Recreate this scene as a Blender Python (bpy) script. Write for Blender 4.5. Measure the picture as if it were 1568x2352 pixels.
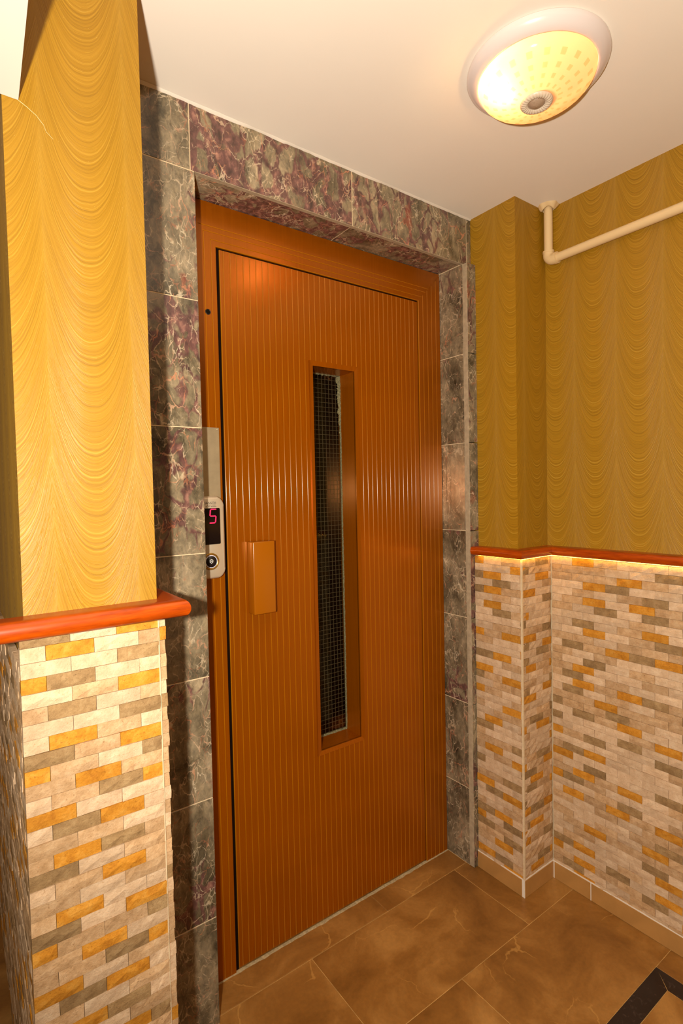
import bpy, bmesh, math, random
from mathutils import Matrix, Vector, noise as mnoise

# ------------------------------------------------------------------ scene, camera, light
for o in list(bpy.data.objects):
    bpy.data.objects.remove(o, do_unlink=True)
SC = bpy.context.scene
COL = SC.collection
rnd = random.Random(7)

CAM = Vector((-0.4934, -1.2378, 1.3096))
FW = Vector((0.58751705, 0.80847035, -0.03463242))
RT = Vector((0.80834635, -0.5883298, -0.02107666))
UP = Vector((0.03741514, 0.01561209, 0.99917785))
cd = bpy.data.cameras.new('camera')
cd.sensor_fit = 'VERTICAL'
cd.sensor_height = 36.0
cd.lens = 1235.1734 / 2352 * 36.0
cd.clip_start = 0.02
cam = bpy.data.objects.new('camera', cd)
COL.objects.link(cam)
cam.matrix_world = Matrix(((RT.x, UP.x, -FW.x, CAM.x), (RT.y, UP.y, -FW.y, CAM.y),
                           (RT.z, UP.z, -FW.z, CAM.z), (0, 0, 0, 1)))
SC.camera = cam

W_ = bpy.data.worlds.new('world')
SC.world = W_
W_.use_nodes = True
W_.node_tree.nodes['Background'].inputs[0].default_value = (1.0, 0.70, 0.40, 1)
W_.node_tree.nodes['Background'].inputs[1].default_value = 0.16

# the photographer's flash, left of the lens
fl = bpy.data.lights.new('camera_flash', 'SPOT')
fl.energy = 127
fl.color = (1.0, 0.92, 0.79)
fl.shadow_soft_size = 0.022
fl.spot_size = math.radians(156)
fl.spot_blend = 0.7
flash = bpy.data.objects.new('camera_flash', fl)
COL.objects.link(flash)
flash.location = (-0.665, -1.24, 1.335)
flash.rotation_euler = Vector((0.85, 0.52, 0.16)).to_track_quat('-Z', 'Y').to_euler()

SC.view_settings.view_transform = 'Standard'
SC.view_settings.look = 'None'
SC.view_settings.gamma = 1.0
SC.view_settings.use_curve_mapping = False
SC.view_settings.exposure = 0.0

# ------------------------------------------------------------------ measures (metres; marble front = y 0, floor = z 0)
W = 0.9292; ZT = 2.0728; ZC = 2.2301
XB = 0.9731; YB = -0.178; XC = 1.1355
YR = 0.105
PX0, PX1, YP = -0.4055, -0.194, -0.245
SX0, SX1, YS = -0.4155, -0.2015, -0.275
SBX, SBY, SBXR = 0.9455, -0.211, 1.1036
RZ0, RZ1 = 1.0915, 1.124
ROW = 0.0243; SL = 0.0716
Y_FAR = -2.8; X_FAR = -1.9; Y_DEEP = 1.7

# ------------------------------------------------------------------ helpers
def tag(o, label=None, cat=None, group=None, kind=None):
    if label: o['label'] = label
    if cat: o['category'] = cat
    if group: o['group'] = group
    if kind: o['kind'] = kind
    return o

def link(name, me, mat=None, parent=None, loc=(0, 0, 0), rot=(0, 0, 0), smooth=False):
    o = bpy.data.objects.new(name, me)
    COL.objects.link(o)
    if mat is not None and len(me.materials) == 0:
        me.materials.append(mat)
    o.location = loc
    o.rotation_euler = rot
    if parent is not None:
        o.parent = parent
    if smooth:
        for p in me.polygons: p.use_smooth = True
    return o

def mesh(name, verts, faces, fix=True):
    me = bpy.data.meshes.new(name)
    me.from_pydata([tuple(v) for v in verts], [], faces)
    if fix:
        bm = bmesh.new(); bm.from_mesh(me)
        bmesh.ops.recalc_face_normals(bm, faces=bm.faces)
        bm.to_mesh(me); bm.free()
    me.update()
    return me

def box_vf(x0, x1, y0, y1, z0, z1):
    v = [(x0, y0, z0), (x1, y0, z0), (x1, y1, z0), (x0, y1, z0), (x0, y0, z1), (x1, y0, z1), (x1, y1, z1), (x0, y1, z1)]
    f = [(0, 3, 2, 1), (4, 5, 6, 7), (0, 1, 5, 4), (1, 2, 6, 5), (2, 3, 7, 6), (3, 0, 4, 7)]
    return v, f

def multi(name, boxes, mat, parent=None, uvm=None, **k):
    V, F = [], []
    for b in boxes:
        v, f = box_vf(*b)
        n = len(V); V += v; F += [tuple(i + n for i in q) for q in f]
    me = mesh(name, V, F, fix=False)
    if uvm: wall_uv(me, *uvm)
    return link(name, me, mat, parent, **k)

def wall_uv(me, offx=0.0, offy=0.0):
    uv = me.uv_layers.new(name='wall')
    for p in me.polygons:
        n = p.normal
        for li in p.loop_indices:
            c = me.vertices[me.loops[li].vertex_index].co
            if abs(n.y) > 0.5: uv.data[li].uv = (c.x - offx, c.z)
            elif abs(n.x) > 0.5: uv.data[li].uv = (c.y - offy, c.z)
            else: uv.data[li].uv = (c.x, c.y)

def bev_box(name, x0, x1, y0, y1, z0, z1, b, mat, parent=None, seg=1, smooth=False, origin=True):
    cx, cy, cz = ((x0 + x1) / 2, (y0 + y1) / 2, (z0 + z1) / 2) if origin else (0, 0, 0)
    v, f = box_vf(x0 - cx, x1 - cx, y0 - cy, y1 - cy, z0 - cz, z1 - cz)
    me = mesh(name, v, f, fix=False)
    bm = bmesh.new(); bm.from_mesh(me)
    bmesh.ops.bevel(bm, geom=list(bm.edges), offset=b, segments=seg, affect='EDGES', profile=0.5)
    bm.to_mesh(me); bm.free()
    return link(name, me, mat, parent, loc=(cx, cy, cz), smooth=smooth)

def lathe(prof, n=48, cap0=False, cap1=False):
    V, F = [], []
    for r, z in prof:
        for i in range(n):
            a = 2 * math.pi * i / n
            V.append((r * math.cos(a), r * math.sin(a), z))
    for j in range(len(prof) - 1):
        for i in range(n):
            k = (i + 1) % n
            F.append((j * n + i, j * n + k, (j + 1) * n + k, (j + 1) * n + i))
    if cap0: F.append(tuple(range(n)))
    if cap1: F.append(tuple((len(prof) - 1) * n + i for i in range(n)))
    return V, F

def sweep(name, path, prof, mat, parent=None, side=1, smooth_deg=50, caps=True):
    """profile (offset outward, z) swept along a plan path with mitred corners"""
    n = len(path); V, F = [], []
    dirs = [(Vector(path[i + 1]) - Vector(path[i])).normalized() for i in range(n - 1)]
    nor = [Vector((-d.y, d.x)) * side for d in dirs]
    for i in range(n):
        if i == 0: m = nor[0]
        elif i == n - 1: m = nor[-1]
        else:
            m = (nor[i - 1] + nor[i]); m = m / m.dot(nor[i])
        for d, z in prof:
            V.append((path[i][0] + m.x * d, path[i][1] + m.y * d, z))
    k = len(prof)
    for i in range(n - 1):
        for j in range(k):
            jj = (j + 1) % k
            F.append((i * k + j, i * k + jj, (i + 1) * k + jj, (i + 1) * k + j))
    if caps:
        F.append(tuple(range(k))); F.append(tuple((n - 1) * k + j for j in range(k)))
    me = mesh(name, V, F)
    o = link(name, me, mat, parent)
    return o

# ------------------------------------------------------------------ materials
def S(c):  # sRGB 0-255 -> linear
    return tuple(((x / 255) / 12.92 if x / 255 <= 0.04045 else ((x / 255 + 0.055) / 1.055) ** 2.4) for x in c) + (1,)

class NT:
    def __init__(self, name):
        self.m = bpy.data.materials.new(name); self.m.use_nodes = True
        self.t = self.m.node_tree; self.b = self.t.nodes['Principled BSDF']
    def n(self, typ, **k):
        nd = self.t.nodes.new('ShaderNode' + typ)
        for a, v in k.items(): setattr(nd, a, v)
        return nd
    def l(self, a, b): self.t.links.new(a, b)
    def set(self, nd, i, v):
        if hasattr(v, 'is_linked') or hasattr(v, 'links'): self.l(v, nd.inputs[i])
        else: nd.inputs[i].default_value = v
    def math(self, op, a, b=0.0, c=None, clamp=False):
        nd = self.n('Math', operation=op, use_clamp=clamp)
        self.set(nd, 0, a); self.set(nd, 1, b)
        if c is not None: self.set(nd, 2, c)
        return nd.outputs[0]
    def vmath(self, op, a, b):
        nd = self.n('VectorMath', operation=op)
        self.set(nd, 0, a); self.set(nd, 1, b)
        return nd.outputs[0]
    def noise(self, vec, scale, detail=3, rough=0.55, dist=0.0, dim='3D', w=None):
        nd = self.n('TexNoise', noise_dimensions=dim)
        if dim == '1D': self.l(w, nd.inputs['W'])
        else: self.l(vec, nd.inputs['Vector'])
        nd.inputs['Scale'].default_value = scale; nd.inputs['Detail'].default_value = detail
        nd.inputs['Roughness'].default_value = rough; nd.inputs['Distortion'].default_value = dist
        return nd.outputs['Fac']
    def ramp(self, fac, stops, interp='LINEAR'):
        nd = self.n('ValToRGB'); cr = nd.color_ramp; cr.interpolation = interp
        while len(cr.elements) < len(stops): cr.elements.new(0.5)
        for e, (p, c) in zip(cr.elements, stops):
            e.position = p; e.color = c if len(c) == 4 else tuple(c) + (1,)
        self.l(fac, nd.inputs[0])
        return nd.outputs['Color']
    def mix(self, fac, a, b, mode='MIX'):
        nd = self.n('Mix', data_type='RGBA', blend_type=mode)
        self.set(nd, 0, fac)
        for i, v in ((6, a), (7, b)):
            self.set(nd, i, v)
        return nd.outputs[2]
    def bump(self, h, strength=0.3, dist=0.002):
        nd = self.n('Bump'); nd.inputs['Strength'].default_value = strength; nd.inputs['Distance'].default_value = dist
        self.l(h, nd.inputs['Height']); self.l(nd.outputs[0], self.b.inputs['Normal'])
    def p(self, **k):
        for a, v in k.items():
            i = self.b.inputs[a.replace('_', ' ')]
            if hasattr(v, 'links') and not isinstance(v, (tuple, float, int)): self.l(v, i)
            else: i.default_value = v
        return self.m

def obj_coords(N, rand=12.0):
    tc = N.n('TexCoord'); oi = N.n('ObjectInfo')
    r = N.math('MULTIPLY', oi.outputs['Random'], rand)
    cb = N.n('CombineXYZ'); N.l(r, cb.inputs[0]); N.l(N.math('MULTIPLY', r, 1.7), cb.inputs[1]); N.l(N.math('MULTIPLY', r, 0.6), cb.inputs[2])
    return N.vmath('ADD', tc.outputs['Object'], cb.outputs[0]), oi.outputs['Random']

def m_plain(name, col, rough=0.5, metal=0.0, spec=0.5, var=0.0, vscale=20, bump=0.0):
    N = NT(name)
    if var:
        tc = N.n('TexCoord')
        f = N.noise(tc.outputs['Object'], vscale, 5)
        a = tuple(c * (1 - var) for c in col[:3]) + (1,); b = tuple(min(1, c * (1 + var)) for c in col[:3]) + (1,)
        N.p(Base_Color=N.ramp(f, [(0.3, a), (0.7, b)]))
        if bump: N.bump(N.noise(tc.outputs['Object'], vscale * 8, 3), bump, 0.001)
    else:
        N.p(Base_Color=col)
    return N.p(Roughness=rough, Metallic=metal, Specular_IOR_Level=spec)

def m_wallpaper():
    N = NT('gold_wallpaper')
    uvn = N.n('UVMap'); uvn.uv_map = 'wall'
    sp = N.n('SeparateXYZ'); N.l(uvn.outputs[0], sp.inputs[0])
    U, V = sp.outputs[0], sp.outputs[1]
    uv = uvn.outputs[0]
    wob = N.math('MULTIPLY', N.math('SUBTRACT', N.noise(uv, 7, 2), 0.5), 0.10)
    fr = N.math('FRACT', N.math('ADD', N.math('DIVIDE', U, 0.132), N.math('MULTIPLY', wob, 0.5)))
    fu = N.math('SUBTRACT', N.math('MULTIPLY', fr, 2.0), 1.0)
    a = N.math('ABSOLUTE', fu)
    sag = N.math('MULTIPLY', N.math('POWER', a, 2.3), 0.140)
    ph = N.math('SUBTRACT', V, sag)
    ph = N.math('ADD', ph, N.math('MULTIPLY', N.math('SUBTRACT', N.noise(uv, 24, 2), 0.5), 0.006))
    strand = N.noise(None, 210, 3, 0.65, dim='1D', w=ph)
    band = N.noise(None, 34, 2, 0.5, dim='1D', w=ph)
    # second, crossing family of strands (offset half a column's own coordinate) breaks the lines up
    fine = N.noise(None, 420, 2, 0.6, dim='1D', w=N.math('ADD', ph, N.math('MULTIPLY', N.noise(uv, 60, 2), 0.004)))
    h = N.math('ADD', N.math('MULTIPLY', strand, 0.62), N.math('ADD', N.math('MULTIPLY', band, 0.2), N.math('MULTIPLY', fine, 0.32)))
    col = N.ramp(h, [(0.36, S((130, 92, 6))), (0.52, S((155, 111, 12))), (0.64, S((166, 121, 20))), (0.80, S((188, 147, 52)))])
    edge = N.math('POWER', a, 9.0)
    col = N.mix(N.math('MULTIPLY', edge, 0.35), col, S((180, 138, 48)))
    # tiny glitter flecks
    vo = N.n('TexVoronoi'); N.l(uv, vo.inputs['Vector']); vo.inputs['Scale'].default_value = 120
    fleck = N.math('LESS_THAN', vo.outputs['Distance'], 0.045)
    col = N.mix(N.math('MULTIPLY', fleck, 0.35), col, S((250, 225, 150)))
    N.bump(h, 0.55, 0.0022)
    return N.p(Base_Color=col, Roughness=0.48, Specular_IOR_Level=0.42)

def m_marble():
    N = NT('breccia_marble')
    co, rn = obj_coords(N, 9.0)
    at = N.n('Attribute', attribute_type='OBJECT'); at.attribute_name = 'purple'
    pur = at.outputs['Fac']
    mp = N.n('Mapping'); N.l(co, mp.inputs[0]); mp.inputs['Scale'].default_value = (1.0, 1.0, 0.62); mp.inputs['Rotation'].default_value = (0.2, 0.35, 0.25)
    c0 = mp.outputs[0]
    dn = N.n('TexNoise'); N.l(c0, dn.inputs['Vector']); dn.inputs['Scale'].default_value = 16; dn.inputs['Detail'].default_value = 5
    off = N.n('VectorMath', operation='SCALE'); N.l(N.vmath('SUBTRACT', dn.outputs['Color'], (0.5, 0.5, 0.5)), off.inputs[0]); off.inputs['Scale'].default_value = 0.07
    cd_ = N.vmath('ADD', c0, off.outputs[0])
    # grey body
    body = N.ramp(N.noise(cd_, 11, 8, 0.68), [(0.30, S((52, 46, 35))), (0.44, S((106, 97, 79))), (0.57, S((144, 132, 110))), (0.72, S((180, 165, 140)))])
    mott = N.noise(c0, 70, 5, 0.7)
    body = N.mix(0.55, body, N.ramp(mott, [(0.32, S((80, 72, 58))), (0.66, S((184, 172, 150)))]), 'OVERLAY')
    # purple / maroon matrix between clasts
    vo = N.n('TexVoronoi', feature='DISTANCE_TO_EDGE'); N.l(cd_, vo.inputs['Vector']); vo.inputs['Scale'].default_value = 21
    mask = N.noise(c0, 6.5, 4, 0.6)
    wid = N.math('MULTIPLY', N.math('SUBTRACT', N.math('ADD', mask, N.math('MULTIPLY', pur, 0.27)), 0.62), 1.15, clamp=True)
    mat_f = N.math('MULTIPLY', N.math('SUBTRACT', wid, vo.outputs['Distance']), 14.0, clamp=True)
    mcol = N.ramp(N.noise(c0, 60, 4), [(0.32, S((62, 42, 40))), (0.55, S((100, 66, 62))), (0.72, S((152, 108, 94)))])
    col = N.mix(N.math('MULTIPLY', mat_f, 0.9), body, mcol)
    # red patches
    red = N.math('MULTIPLY', N.math('SUBTRACT', N.noise(cd_, 7.5, 3, 0.5), 0.70), 20.0, clamp=True)
    col = N.mix(N.math('MULTIPLY', red, 0.85), col, S((140, 62, 44)))
    # thin salmon / cream veins
    v2 = N.n('TexVoronoi', feature='DISTANCE_TO_EDGE'); N.l(N.vmath('ADD', cd_, (3.1, 1.7, 2.2)), v2.inputs['Vector']); v2.inputs['Scale'].default_value = 24
    vn = N.math('MULTIPLY', N.math('SUBTRACT', N.math('MULTIPLY', N.math('SUBTRACT', N.noise(c0, 24, 4, 0.7), 0.42), 0.17), v2.outputs['Distance']), 60.0, clamp=True)
    vcol = N.ramp(N.noise(c0, 14, 2), [(0.42, S((190, 122, 88))), (0.58, S((190, 168, 138)))])
    col = N.mix(N.math('MULTIPLY', vn, 0.6), col, vcol)
    v3 = N.n('TexVoronoi', feature='DISTANCE_TO_EDGE'); N.l(N.vmath('ADD', cd_, (7.7, 4.2, 0.4)), v3.inputs['Vector']); v3.inputs['Scale'].default_value = 58
    ck = N.math('MULTIPLY', N.math('SUBTRACT', N.math('MULTIPLY', N.math('SUBTRACT', N.noise(c0, 17, 5, 0.75), 0.42), 0.42), v3.outputs['Distance']), 22.0, clamp=True)
    ccol = N.ramp(N.noise(c0, 33, 3), [(0.40, S((150, 92, 66))), (0.50, S((196, 172, 138))), (0.62, S((214, 196, 166)))])
    col = N.mix(N.math('MULTIPLY', ck, 0.55), col, ccol)
    dk = N.math('MULTIPLY', N.math('SUBTRACT', N.noise(cd_, 30, 6, 0.7), 0.56), 9.0, clamp=True)
    col = N.mix(N.math('MULTIPLY', dk, 0.6), col, S((44, 40, 30)))
    lv = N.n('HueSaturation'); N.l(col, lv.inputs['Color']); N.l(N.math('ADD', 0.98, N.math('MULTIPLY', pur, 0.36)), lv.inputs['Value'])
    col = lv.outputs[0]
    N.bump(mott, 0.04, 0.001)
    return N.p(Base_Color=col, Roughness=0.17, Specular_IOR_Level=0.5)

def m_stone(name, cols, speck=0.5):
    N = NT(name)
    co, rn = obj_coords(N, 15.0)
    f = N.noise(co, 42, 6, 0.7)
    col = N.ramp(f, [(0.28, S(cols[0])), (0.5, S(cols[1])), (0.72, S(cols[2]))])
    val = N.math('ADD', 0.86, N.math('MULTIPLY', rn, 0.24))
    hs = N.n('HueSaturation'); N.l(col, hs.inputs['Color']); N.l(val, hs.inputs['Value'])
    pit = N.noise(co, 260, 3, 0.6)
    col = N.mix(N.math('MULTIPLY', N.math('SUBTRACT', 0.40, pit), 5.0, clamp=True), hs.outputs[0], S(cols[3]))
    big = N.noise(co, 85, 6, 0.72)
    h = N.math('ADD', big, N.math('MULTIPLY', pit, 0.25))
    N.bump(h, 0.6, 0.004)
    return N.p(Base_Color=col, Roughness=0.78, Specular_IOR_Level=0.25)

def m_floor():
    N = NT('brown_limestone')
    co, rn = obj_coords(N, 20.0)
    n1 = N.noise(co, 5, 7, 0.62, 0.6)
    col = N.ramp(n1, [(0.30, S((122, 84, 36))), (0.5, S((150, 108, 52))), (0.68, S((178, 136, 74)))])
    sm = N.noise(co, 90, 4, 0.7)
    col = N.mix(0.25, col, N.ramp(sm, [(0.3, S((132, 84, 40))), (0.7, S((205, 160, 98)))]), 'OVERLAY')
    v = N.n('TexVoronoi', feature='DISTANCE_TO_EDGE')
    dn = N.n('TexNoise'); N.l(co, dn.inputs['Vector']); dn.inputs['Scale'].default_value = 9; dn.inputs['Detail'].default_value = 4
    off = N.n('VectorMath', operation='SCALE'); N.l(dn.outputs['Color'], off.inputs[0]); off.inputs['Scale'].default_value = 0.16
    N.l(N.vmath('ADD', co, off.outputs[0]), v.inputs['Vector']); v.inputs['Scale'].default_value = 3.6
    vf = N.math('MULTIPLY', N.math('SUBTRACT', N.math('MULTIPLY', N.math('SUBTRACT', N.noise(co, 5, 2), 0.46), 0.08), v.outputs['Distance']), 130.0, clamp=True)
    col = N.mix(N.math('MULTIPLY', vf, 0.45), col, S((206, 156, 82)))
    sc = N.noise(co, 26, 5, 0.75)
    col = N.mix(N.math('MULTIPLY', N.math('SUBTRACT', sc, 0.67), 5.0, clamp=True), col, S((104, 66, 32)))
    N.bump(sm, 0.05, 0.001)
    return N.p(Base_Color=col, Roughness=0.36, Specular_IOR_Level=0.35)

def m_black_marble():
    N = NT('black_marble')
    co, rn = obj_coords(N, 9.0)
    col = N.ramp(N.noise(co, 30, 6, 0.75, 1.2), [(0.55, S((34, 24, 22))), (0.66, S((58, 46, 42))), (0.74, S((150, 132, 118)))])
    return N.p(Base_Color=col, Roughness=0.25)

def m_door():
    N = NT('orange_brown_door_laminate')
    tc = N.n('TexCoord')
    mp = N.n('Mapping'); N.l(tc.outputs['Object'], mp.inputs[0]); mp.inputs['Scale'].default_value = (1, 1, 0.05)
    g = N.noise(mp.outputs[0], 160, 4, 0.6)
    col = N.ramp(g, [(0.3, S((150, 76, 0))), (0.7, S((160, 83, 1)))])
    N.bump(N.noise(tc.outputs['Object'], 500, 2), 0.05, 0.0003)
    return N.p(Base_Color=col, Roughness=0.24, Specular_IOR_Level=0.8, Specular_Tint=(1.0, 0.68, 0.30, 1), Metallic=0.38, Coat_Weight=0.15, Coat_Roughness=0.20, Coat_IOR=1.5)

def m_rail():
    N = NT('cherry_wood')
    tc = N.n('TexCoord')
    sp = N.n('SeparateXYZ'); N.l(tc.outputs['Object'], sp.inputs[0])
    mp = N.n('Mapping'); N.l(tc.outputs['Object'], mp.inputs[0]); mp.inputs['Scale'].default_value = (0.12, 0.12, 1)
    g = N.noise(mp.outputs[0], 130, 5, 0.65)
    col = N.ramp(g, [(0.3, S((138, 48, 2))), (0.55, S((170, 66, 3))), (0.75, S((184, 80, 6)))])
    return N.p(Base_Color=col, Roughness=0.28, Specular_IOR_Level=0.5)

def m_dome():
    N = NT('frosted_lamp_glass')
    tc = N.n('TexCoord'); sp = N.n('SeparateXYZ'); N.l(tc.outputs['Object'], sp.inputs[0])
    X, Y = sp.outputs[0], sp.outputs[1]
    ang = N.math('ADD', N.math('DIVIDE', N.math('ARCTAN2', Y, X), 2 * math.pi), 0.5)
    r = N.math('SQRT', N.math('ADD', N.math('MULTIPLY', X, X), N.math('MULTIPLY', Y, Y)))
    fa = N.math('FRACT', N.math('MULTIPLY', ang, 20))
    fr = N.math('FRACT', N.math('DIVIDE', r, 0.0195))
    sq = N.math('MULTIPLY', N.math('LESS_THAN', N.math('ABSOLUTE', N.math('SUBTRACT', fa, 0.5)), 0.17),
                N.math('LESS_THAN', N.math('ABSOLUTE', N.math('SUBTRACT', fr, 0.5)), 0.24))
    sq = N.math('MULTIPLY', sq, N.math('GREATER_THAN', r, 0.042))
    col = N.mix(sq, (0.80, 0.43, 0.22, 1), (0.68, 0.33, 0.14, 1))
    t = N.t
    tr = N.n('BsdfTranslucent'); N.l(col, tr.inputs[0])
    df = N.n('BsdfDiffuse'); N.l(N.mix(sq, (0.80, 0.66, 0.50, 1), (0.62, 0.44, 0.28, 1)), df.inputs[0])
    gl = N.n('BsdfGlossy'); gl.inputs['Roughness'].default_value = 0.12
    tp = N.n('BsdfTransparent'); tp.inputs[0].default_value = (1, 0.8, 0.5, 1)
    m1 = N.n('MixShader'); m1.inputs[0].default_value = 0.35; N.l(tr.outputs[0], m1.inputs[1]); N.l(df.outputs[0], m1.inputs[2])
    m2 = N.n('MixShader'); m2.inputs[0].default_value = 0.12; N.l(m1.outputs[0], m2.inputs[1]); N.l(tp.outputs[0], m2.inputs[2])
    m3 = N.n('MixShader'); m3.inputs[0].default_value = 0.04; N.l(m2.outputs[0], m3.inputs[1]); N.l(gl.outputs[0], m3.inputs[2])
    N.l(m3.outputs[0], t.nodes['Material Output'].inputs[0])
    return N.m

def m_emit(name, col, st):
    N = NT(name)
    return N.p(Base_Color=(0, 0, 0, 1), Emission_Color=col, Emission_Strength=st)

def m_glass():
    N = NT('wired_safety_glass')
    tp = N.n('BsdfTransparent'); tp.inputs[0].default_value = (0.86, 0.88, 0.82, 1)
    gl = N.n('BsdfGlossy'); gl.inputs['Roughness'].default_value = 0.05; gl.inputs['Color'].default_value = (0.30, 0.26, 0.17, 1)
    fr = N.n('Fresnel'); fr.inputs[0].default_value = 1.45
    mx = N.n('MixShader'); N.l(fr.outputs[0], mx.inputs[0]); N.l(tp.outputs[0], mx.inputs[1]); N.l(gl.outputs[0], mx.inputs[2])
    N.l(mx.outputs[0], N.t.nodes['Material Output'].inputs[0])
    return N.m

M = {}
M['paper'] = m_wallpaper()
M['marble'] = m_marble()
M['edge'] = m_plain('cut_marble_edge', S((168, 150, 122)), 0.6, var=0.18, vscale=60)
M['grout'] = m_plain('cream_grout', S((214, 190, 152)), 0.9, var=0.1, vscale=80)
M['floor_grout'] = m_plain('ochre_floor_grout', S((190, 148, 84)), 0.9, var=0.3, vscale=30)
M['c'] = m_stone('cream_split_travertine', [(192, 158, 122), (208, 175, 139), (222, 194, 160), (166, 126, 84)])
M['t'] = m_stone('tan_split_travertine', [(166, 128, 86), (192, 154, 112), (210, 176, 136), (136, 98, 60)])
M['g'] = m_stone('grey_brown_split_travertine', [(130, 100, 64), (153, 121, 80), (176, 145, 102), (104, 78, 46)])
M['o'] = m_stone('ochre_split_travertine', [(168, 104, 26), (198, 132, 38), (212, 154, 66), (128, 74, 18)])
M['floor'] = m_floor()
M['black'] = m_black_marble()
M['door'] = m_door()
M['rib'] = m_plain('worn_gold_rib_edge', S((164, 98, 4)), 0.17, spec=0.45)
M['rail'] = m_rail()
M['ceil'] = m_plain('white_ceiling_paint', S((246, 237, 223)), 0.55, spec=0.25, var=0.02, vscale=3, bump=0.05)
M['white'] = m_plain('white_plaster_paint', S((230, 219, 203)), 0.6, var=0.02, vscale=5)
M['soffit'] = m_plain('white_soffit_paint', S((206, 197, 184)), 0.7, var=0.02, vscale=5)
M['handle'] = m_plain('gold_brown_handle', S((156, 86, 4)), 0.25)
M['plastic'] = m_plain('white_enamel', S((226, 212, 206)), 0.22)
M['sensor'] = m_plain('cream_plastic', S((214, 196, 172)), 0.4)
M['lens'] = m_plain('grey_sensor_lens', S((168, 142, 118)), 0.3, var=0.15, vscale=300)
M['pipe'] = m_plain('cream_pipe_paint', S((226, 196, 146)), 0.35)
M['dark'] = m_plain('dark_void', S((20, 14, 6)), 0.95, spec=0.1)
M['gap'] = m_plain('painted_gap_shade', S((22, 11, 5)), 0.95, spec=0.05)  # near-black colour standing in for shade round the door leaf
M['wire'] = m_plain('glass_wire', S((74, 64, 40)), 0.6, spec=0.2)
M['putty'] = m_plain('old_glazing_putty', S((112, 106, 74)), 0.95, var=0.85, vscale=420)
M['steel'] = m_plain('brushed_steel', S((176, 158, 126)), 0.38, metal=0.55, var=0.10, vscale=30)
M['case'] = m_plain('champagne_metal_case', S((208, 192, 166)), 0.36, metal=0.5, var=0.03, vscale=20)
M['screen'] = m_plain('black_screen', S((16, 8, 8)), 0.10)
M['brass'] = m_plain('gold_ring', S((176, 136, 60)), 0.25, metal=0.8)
M['lilac'] = m_plain('pale_ring', S((208, 204, 220)), 0.4)
M['blackp'] = m_plain('black_plastic', S((24, 20, 22)), 0.3)
M['ink'] = m_plain('grey_print', S((92, 80, 66)), 0.6)
M['inkw'] = m_plain('white_print', S((226, 224, 214)), 0.5)
M['digit'] = m_emit('red_segment_glow', (1.0, 0.012, 0.07, 1), 2.6)
M['led'] = m_emit('warm_strip_glow', (1.0, 0.55, 0.05, 1), 24.0)
M['bulb'] = m_emit('bulb_glow', (1.0, 0.72, 0.36, 1), 25.0)
M['glass'] = m_glass()
M['dome'] = m_dome()
M['skirt'] = m_plain('brown_skirting_stone', S((176, 128, 70)), 0.4, var=0.12, vscale=14)

# ------------------------------------------------------------------ the setting
# floor: slab, then every tile
floor = multi('floor', [(X_FAR, 1.3, Y_FAR, Y_DEEP, -0.12, -0.0007)], M['floor_grout']); tag(floor, kind='structure')
G = 0.0006
def ftile(x0, x1, y0, y1, mat='floor', name='tile', dz=0.0):
    x0, x1 = min(x0, x1), max(x0, x1); y0, y1 = min(y0, y1), max(y0, y1)
    return bev_box(name, x0 + G, x1 - G, y0 + G, y1 - G, -0.012, dz, 0.0008, M[mat], floor)
YT = 0.0178
for a, b in ((-0.03, 0.565), (0.565, W)):
    ftile(max(a, 0.0), b, YT, 0.125, name='threshold_tile', dz=0.001)
BX, BY, BW = 1.0170, -0.5750, 0.050
def row(y0, y1, joints):
    for a, b in zip(joints[:-1], joints[1:]): ftile(a, b, y0, y1)
row(-0.2795, YT, [X_FAR, -1.5, -0.90, -0.30, 0.283, 0.869, 1.13])
row(BY, -0.2795, [X_FAR, -1.23, -0.63, -0.03, 0.570, 1.13])
# border: black strips with mitred corner
def strip(pts):
    cx = sum(p[0] for p in pts) / 4; cy = sum(p[1] for p in pts) / 4
    V = [(x - cx, y - cy, -0.012) for x, y in pts] + [(x - cx, y - cy, 0) for x, y in pts]
    F = [(0, 1, 2, 3), (4, 5, 6, 7), (0, 1, 5, 4), (1, 2, 6, 5), (2, 3, 7, 6), (3, 0, 4, 7)]
    return link('border_strip', mesh('border_strip', V, F), M['black'], floor, loc=(cx, cy, 0))
g = G
BL = -0.72; BBY = -2.35
for x0, x1 in ((0.42, BX), (-0.15, 0.42), (BL, -0.15)):
    inner1 = x1 - BW if x1 == BX else x1
    inner0 = x0 + BW if x0 == BL else x0
    strip([(x0 + g, BY - g), (x1 - g, BY - g), (inner1 - g, BY - BW + g), (inner0 + g, BY - BW + g)])
ys = [BY, -1.175, -1.775, BBY]
for y1, y0 in zip(ys[:-1], ys[1:]):
    i1 = y1 - BW if y1 == BY else y1
    i0 = y0 + BW if y0 == BBY else y0
    strip([(BX - g, y1 - g), (BX - g, y0 + g), (BX - BW + g, i0 + g), (BX - BW + g, i1 - g)])
    strip([(BL + g, y1 - g), (BL + g, y0 + g), (BL + BW - g, i0 + g), (BL + BW - g, i1 - g)])
strip([(BL + g, BBY + g), (BX - g, BBY + g), (BX - BW - g, BBY + BW - g), (BL + BW + g, BBY + BW - g)])
# inside the border
yy = BY - BW; k = 0
while yy > BBY + BW + 0.02:
    y0 = max(yy - 0.298, BBY + BW)
    js = [BL + BW, -0.33, 0.27, 0.87, BX - BW] if k % 2 else [BL + BW, -0.03, 0.57, BX - BW]
    row(y0, yy, js); yy = y0; k += 1
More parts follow.
